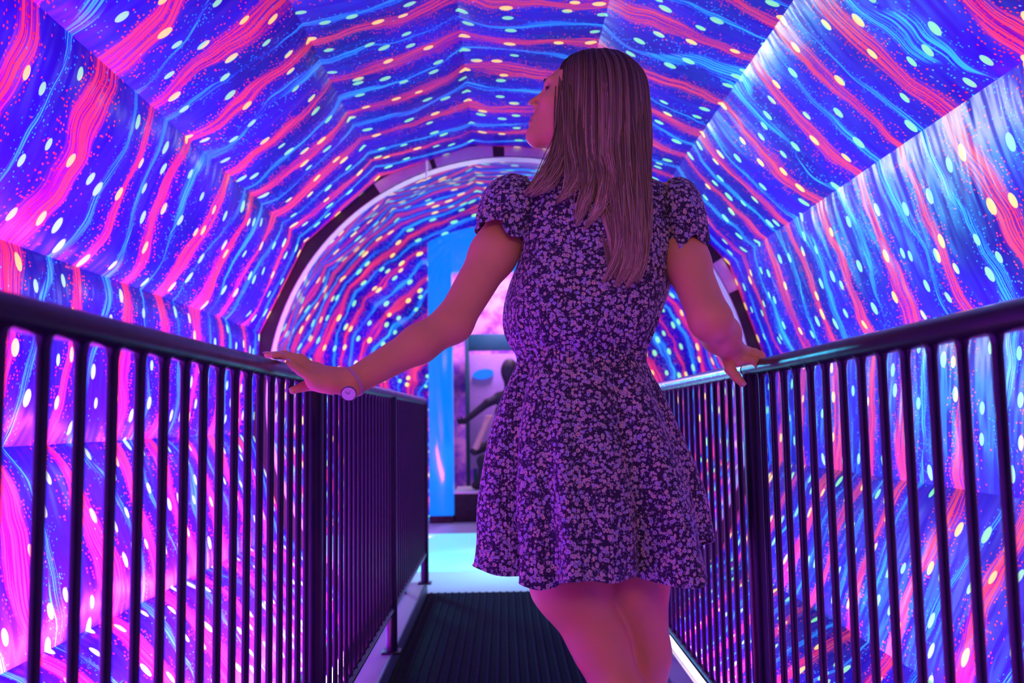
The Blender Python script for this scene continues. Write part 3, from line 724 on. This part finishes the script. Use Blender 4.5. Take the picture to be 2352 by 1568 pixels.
for pts_, rad, lt in strands:
    m = len(pts_); tn = np.gradient(pts_, axis=0); tn /= np.linalg.norm(tn, axis=1)[:, None]+1e-9
    u = np.cross(tn, [.3, 1, .1]); u /= np.linalg.norm(u, axis=1)[:, None]+1e-9; v_ = np.cross(tn, u)
    rr = rad*np.clip(np.minimum(1.2, (1-np.linspace(0, 1, m))*5+.15), .15, 1)
    ring = np.stack([pts_+rr[:, None]*(u*math.cos(a)+v_*math.sin(a)) for a in (0, 2*PI/3, 4*PI/3)], 1).reshape(-1, 3)
    sv.append(ring); ff = grid_faces(3, m, True)+bidx; sf.append(ff); bidx += 3*m
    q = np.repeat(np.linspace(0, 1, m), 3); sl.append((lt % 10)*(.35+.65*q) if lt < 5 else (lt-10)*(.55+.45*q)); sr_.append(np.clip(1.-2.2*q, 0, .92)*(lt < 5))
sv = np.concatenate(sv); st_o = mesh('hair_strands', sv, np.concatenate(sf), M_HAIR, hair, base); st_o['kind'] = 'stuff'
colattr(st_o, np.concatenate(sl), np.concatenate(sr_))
# ------------------------------------------------------------------ hall seen through the portal
kw = NT('mottled_lilac_cloth'); wn = kw.noise(kw.obj(), 5., 3, .6)
kw.set(Base_Color=kw.mix(kw.step(wn, .35, .65), (.25, .05, .75), (.85, .35, .85)), Roughness=.7); M_LILAC = kw.m
tag(MB().box((-2.2, 10.2, -.1), (2.3, 10.26, 3.2)).build('wall_exit', M_LILAC, None, (0, 0, 0), False), 'mottled lilac wall of the hall beyond the portal', kind='structure')
area('hall_light', (.1, 9.3, 2.7), (-.2, 10.1, 1.2), .6, .4, (.85, .45, 1.), 55)
M_TEAL = simple('teal_frame_paint', (.01, .09, .13), .4); M_BLUE = simple('blue_sign_face', (.0, .12, .8), .35, emit=(.0, .25, 1.), es=.6)
YF = 9.9
t1 = at(1072, 780, YF); t2 = at(1200, 780, YF)
fr = empty('display_stand', ((t1[0]+t2[0])/2, YF, 0), 'teal post and beam stand behind the portal', 'stand'); L = world_loc(fr)
zb_, zt_ = at(1072, 806, YF)[2], at(1072, 768, YF)[2]
MB().box((t1[0]-.02, YF-.03, 0), (t1[0]+.025, YF+.03, zt_), .004).build('post', M_TEAL, fr, L)
MB().box((t2[0]-.02, YF-.03, 0), (t2[0]+.025, YF+.03, zt_), .004).build('post', M_TEAL, fr, L)
MB().box((t1[0]+.025, YF-.04, zb_), (t2[0]-.02, YF+.04, zt_), .004).build('beam', M_TEAL, fr, L)
bx0 = at(1079, 900, 9.6); bx1 = at(1190, 812, 9.6)
bd = MB().box((bx0[0], 9.58, .4), (bx1[0], 9.62, bx1[2]), .004).build('info_board', simple('pale_lilac_board', (.5, .3, .75), .5), None, (bx0[0]+.2, 9.6, .4))
for xx in (bx0[0]+.05, bx1[0]-.05): MB().box((xx-.02, 9.585, 0), (xx+.02, 9.615, .41)).build('leg', M_TEAL, bd, (xx, 9.6, 0), False)
tag(bd, 'pale lilac board on legs under the teal beam', 'board')
oc_ = at(1110, 859, 9.57); mo = MB(); nn_ = 36
ringv = [(oc_[0]+.115*math.cos(2*PI*i/nn_), 9.575-dy, oc_[2]+.055*math.sin(2*PI*i/nn_)+.012*math.cos(2*PI*i/nn_)) for dy in (0, .02) for i in range(nn_)]
mo.add(ringv, [tuple(range(nn_-1, -1, -1)), tuple(range(nn_, 2*nn_))]+[(i, (i+1) % nn_, nn_+(i+1) % nn_, nn_+i) for i in range(nn_)])
tag(mo.build('oval_sign', M_BLUE, None, tuple(oc_)), 'small blue oval sign on the lilac board', 'sign')
pz = at(1090, 1128, 8.12)[2]
pl = empty('display_platform', (.02, 8.5, 0), 'low dark platform with a pale top inside the portal', 'platform'); L = world_loc(pl)
MB().box((xi+.005, 8.12, 0), (.495, 8.75, pz-.02), .004).build('base', M_DARK, pl, L)
MB().box((xi+.003, 8.10, pz-.02), (.497, 8.77, pz), .004).build('platform_top', simple('pale_platform_top', (.55, .58, .55), .5), pl, L)
def far_person(name_loc, label, Bf, col, skin, parts):
    r = empty('person', name_loc, label, 'person'); v, f = Bf.mesh(); o = mesh('body', v, f, simple('dark_clothes', col, .8), r, name_loc)
    for nm, S_, mt_ in parts:
        v, f = S_.mesh(); mesh(nm, v, f, mt_, r, name_loc)
    return r
M_FSKIN = simple('visitor_skin', (.62, .40, .30), .5); M_FHAIR = simple('visitor_hair', (.02, .012, .01), .6)
# visitor standing with one arm reaching out
hA = at(1168, 852, 9.05); xA = hA[0]
S1 = SDF((xA-.75, 8.7, -.01), (xA+.45, 9.4, hA[2]+.16), .012)
sz = hA[2]-.27
S1.cone((xA+.02, 9.08, sz-.06), (xA+.02, 9.1, .88), .14, .13, .05); S1.cone((xA-.10, 9.05, sz), (xA+.14, 9.07, sz), .06, .06, .04); S1.cone(hA-[0, 0, .08], (xA+.02, 9.07, sz), .05, .06, .03)
S1.ell(hA, (.082, .10, .115), .03); S1.ell(hA+[-.055, -.055, -.03], (.02, .02, .02), .03)
for q in (-.08, .10):
    S1.chain([(xA+.02+q, 9.1, .88), (xA+.02+q, 9.08, .47), (xA+.02+q, 9.12, .07)], [.095, .065, .045], .03); S1.cone((xA+.02+q, 9.12, .045), (xA+q, 8.95, .035), .04, .032, .02)
hand1 = at(1066, 968, 8.95); S1.chain([(xA-.11, 9.05, sz-.01), at(1120, 925, 8.98), hand1], [.052, .042, .030], .02)
for j in range(4): S1.cone(hand1, hand1+[-.07+.006*j, -.02, .03-.018*j], .016, .010, .01)
S1.cone(hand1, hand1+[-.03, -.03, .05], .014, .010, .01)
S1.chain([(xA+.16, 9.06, sz-.01), (xA+.21, 9.08, sz-.28), (xA+.18, 8.98, sz-.50)], [.052, .042, .030], .02)
S1h = SDF((xA-.16, 8.85, hA[2]-.22), (xA+.16, 9.25, hA[2]+.17), .010)
S1h.ell(hA+[.012, .02, .02], (.088, .10, .112), .02); S1h.ell(hA+[.03, .05, -.08], (.07, .07, .10), .03)
far_person((xA, 9.08, 0), 'dark-haired person standing beyond the portal, one arm reaching out', S1, (.03, .02, .05), None, [('hair', S1h, M_FHAIR)])
# visitor sitting on the platform with a raised forearm
eB, hB = at(1090, 1036, 8.42), at(1114, 978, 8.40); xB = at(1160, 1060, 8.5)[0]
S2 = SDF((xB-.55, 8.1, pz-.01), (xB+.35, 8.9, 1.25), .010)
S2.cone((xB, 8.55, pz+.12), (xB, 8.57, pz+.42), .125, .12, .05); S2.cone((xB, 8.57, pz+.48), (xB, 8.56, pz+.60), .055, .05, .03); S2.ell((xB-.01, 8.55, pz+.70), (.085, .095, .115), .02)
S2.chain([(xB-.02, 8.50, pz+.10), (xB-.20, 8.36, pz+.26), at(1112, 1072, 8.36)], [.08, .062, .05], .03); S2.chain([at(1112, 1072, 8.36), at(1104, 1108, 8.34)], [.05, .045], .02)
bt = at(1104, 1108, 8.34); bt[2] = pz+.042; S2.cone(bt, bt+[-.05, -.06, 0], .042, .036, .02)
S2.chain([(xB+.05, 8.50, pz+.10), (xB+.02, 8.28, pz+.28), (xB+.03, 8.25, pz+.05)], [.08, .062, .045], .03)
S2.chain([(xB-.12, 8.55, pz+.42), eB], [.05, .042], .02)
S2a = SDF(np.minimum(eB, hB)-.13, np.maximum(eB, hB)+.16, .007)
S2a.cone(eB, hB, .036, .026, .02); ud = (hB-eB)/np.linalg.norm(hB-eB)
S2a.cone(hB, hB+ud*.06, .028, .026, .02)
for j in range(4): S2a.chain([hB+ud*.06+[(j-1.5)*.016, 0, 0], hB+ud*.10+[(j-1.5)*.018, -.012, 0], hB+ud*.105+[(j-1.5)*.016, -.04, -.005]], [.011, .010, .009], .004)
S2a.chain([hB+[.02, 0, .02], hB+[.045, -.01, .05], hB+[.05, -.03, .075]], [.014, .011, .009], .008)
far_person((xB, 8.55, pz), 'person in dark clothes sitting on the platform with a raised forearm', S2, (.02, .022, .025), None, [('forearm', S2a, M_FSKIN)])
area('platform_lamp', (-.25, 8.15, 2.1), (xB-.1, 8.4, pz+.3), .12, .12, (1., .85, .6), 4)
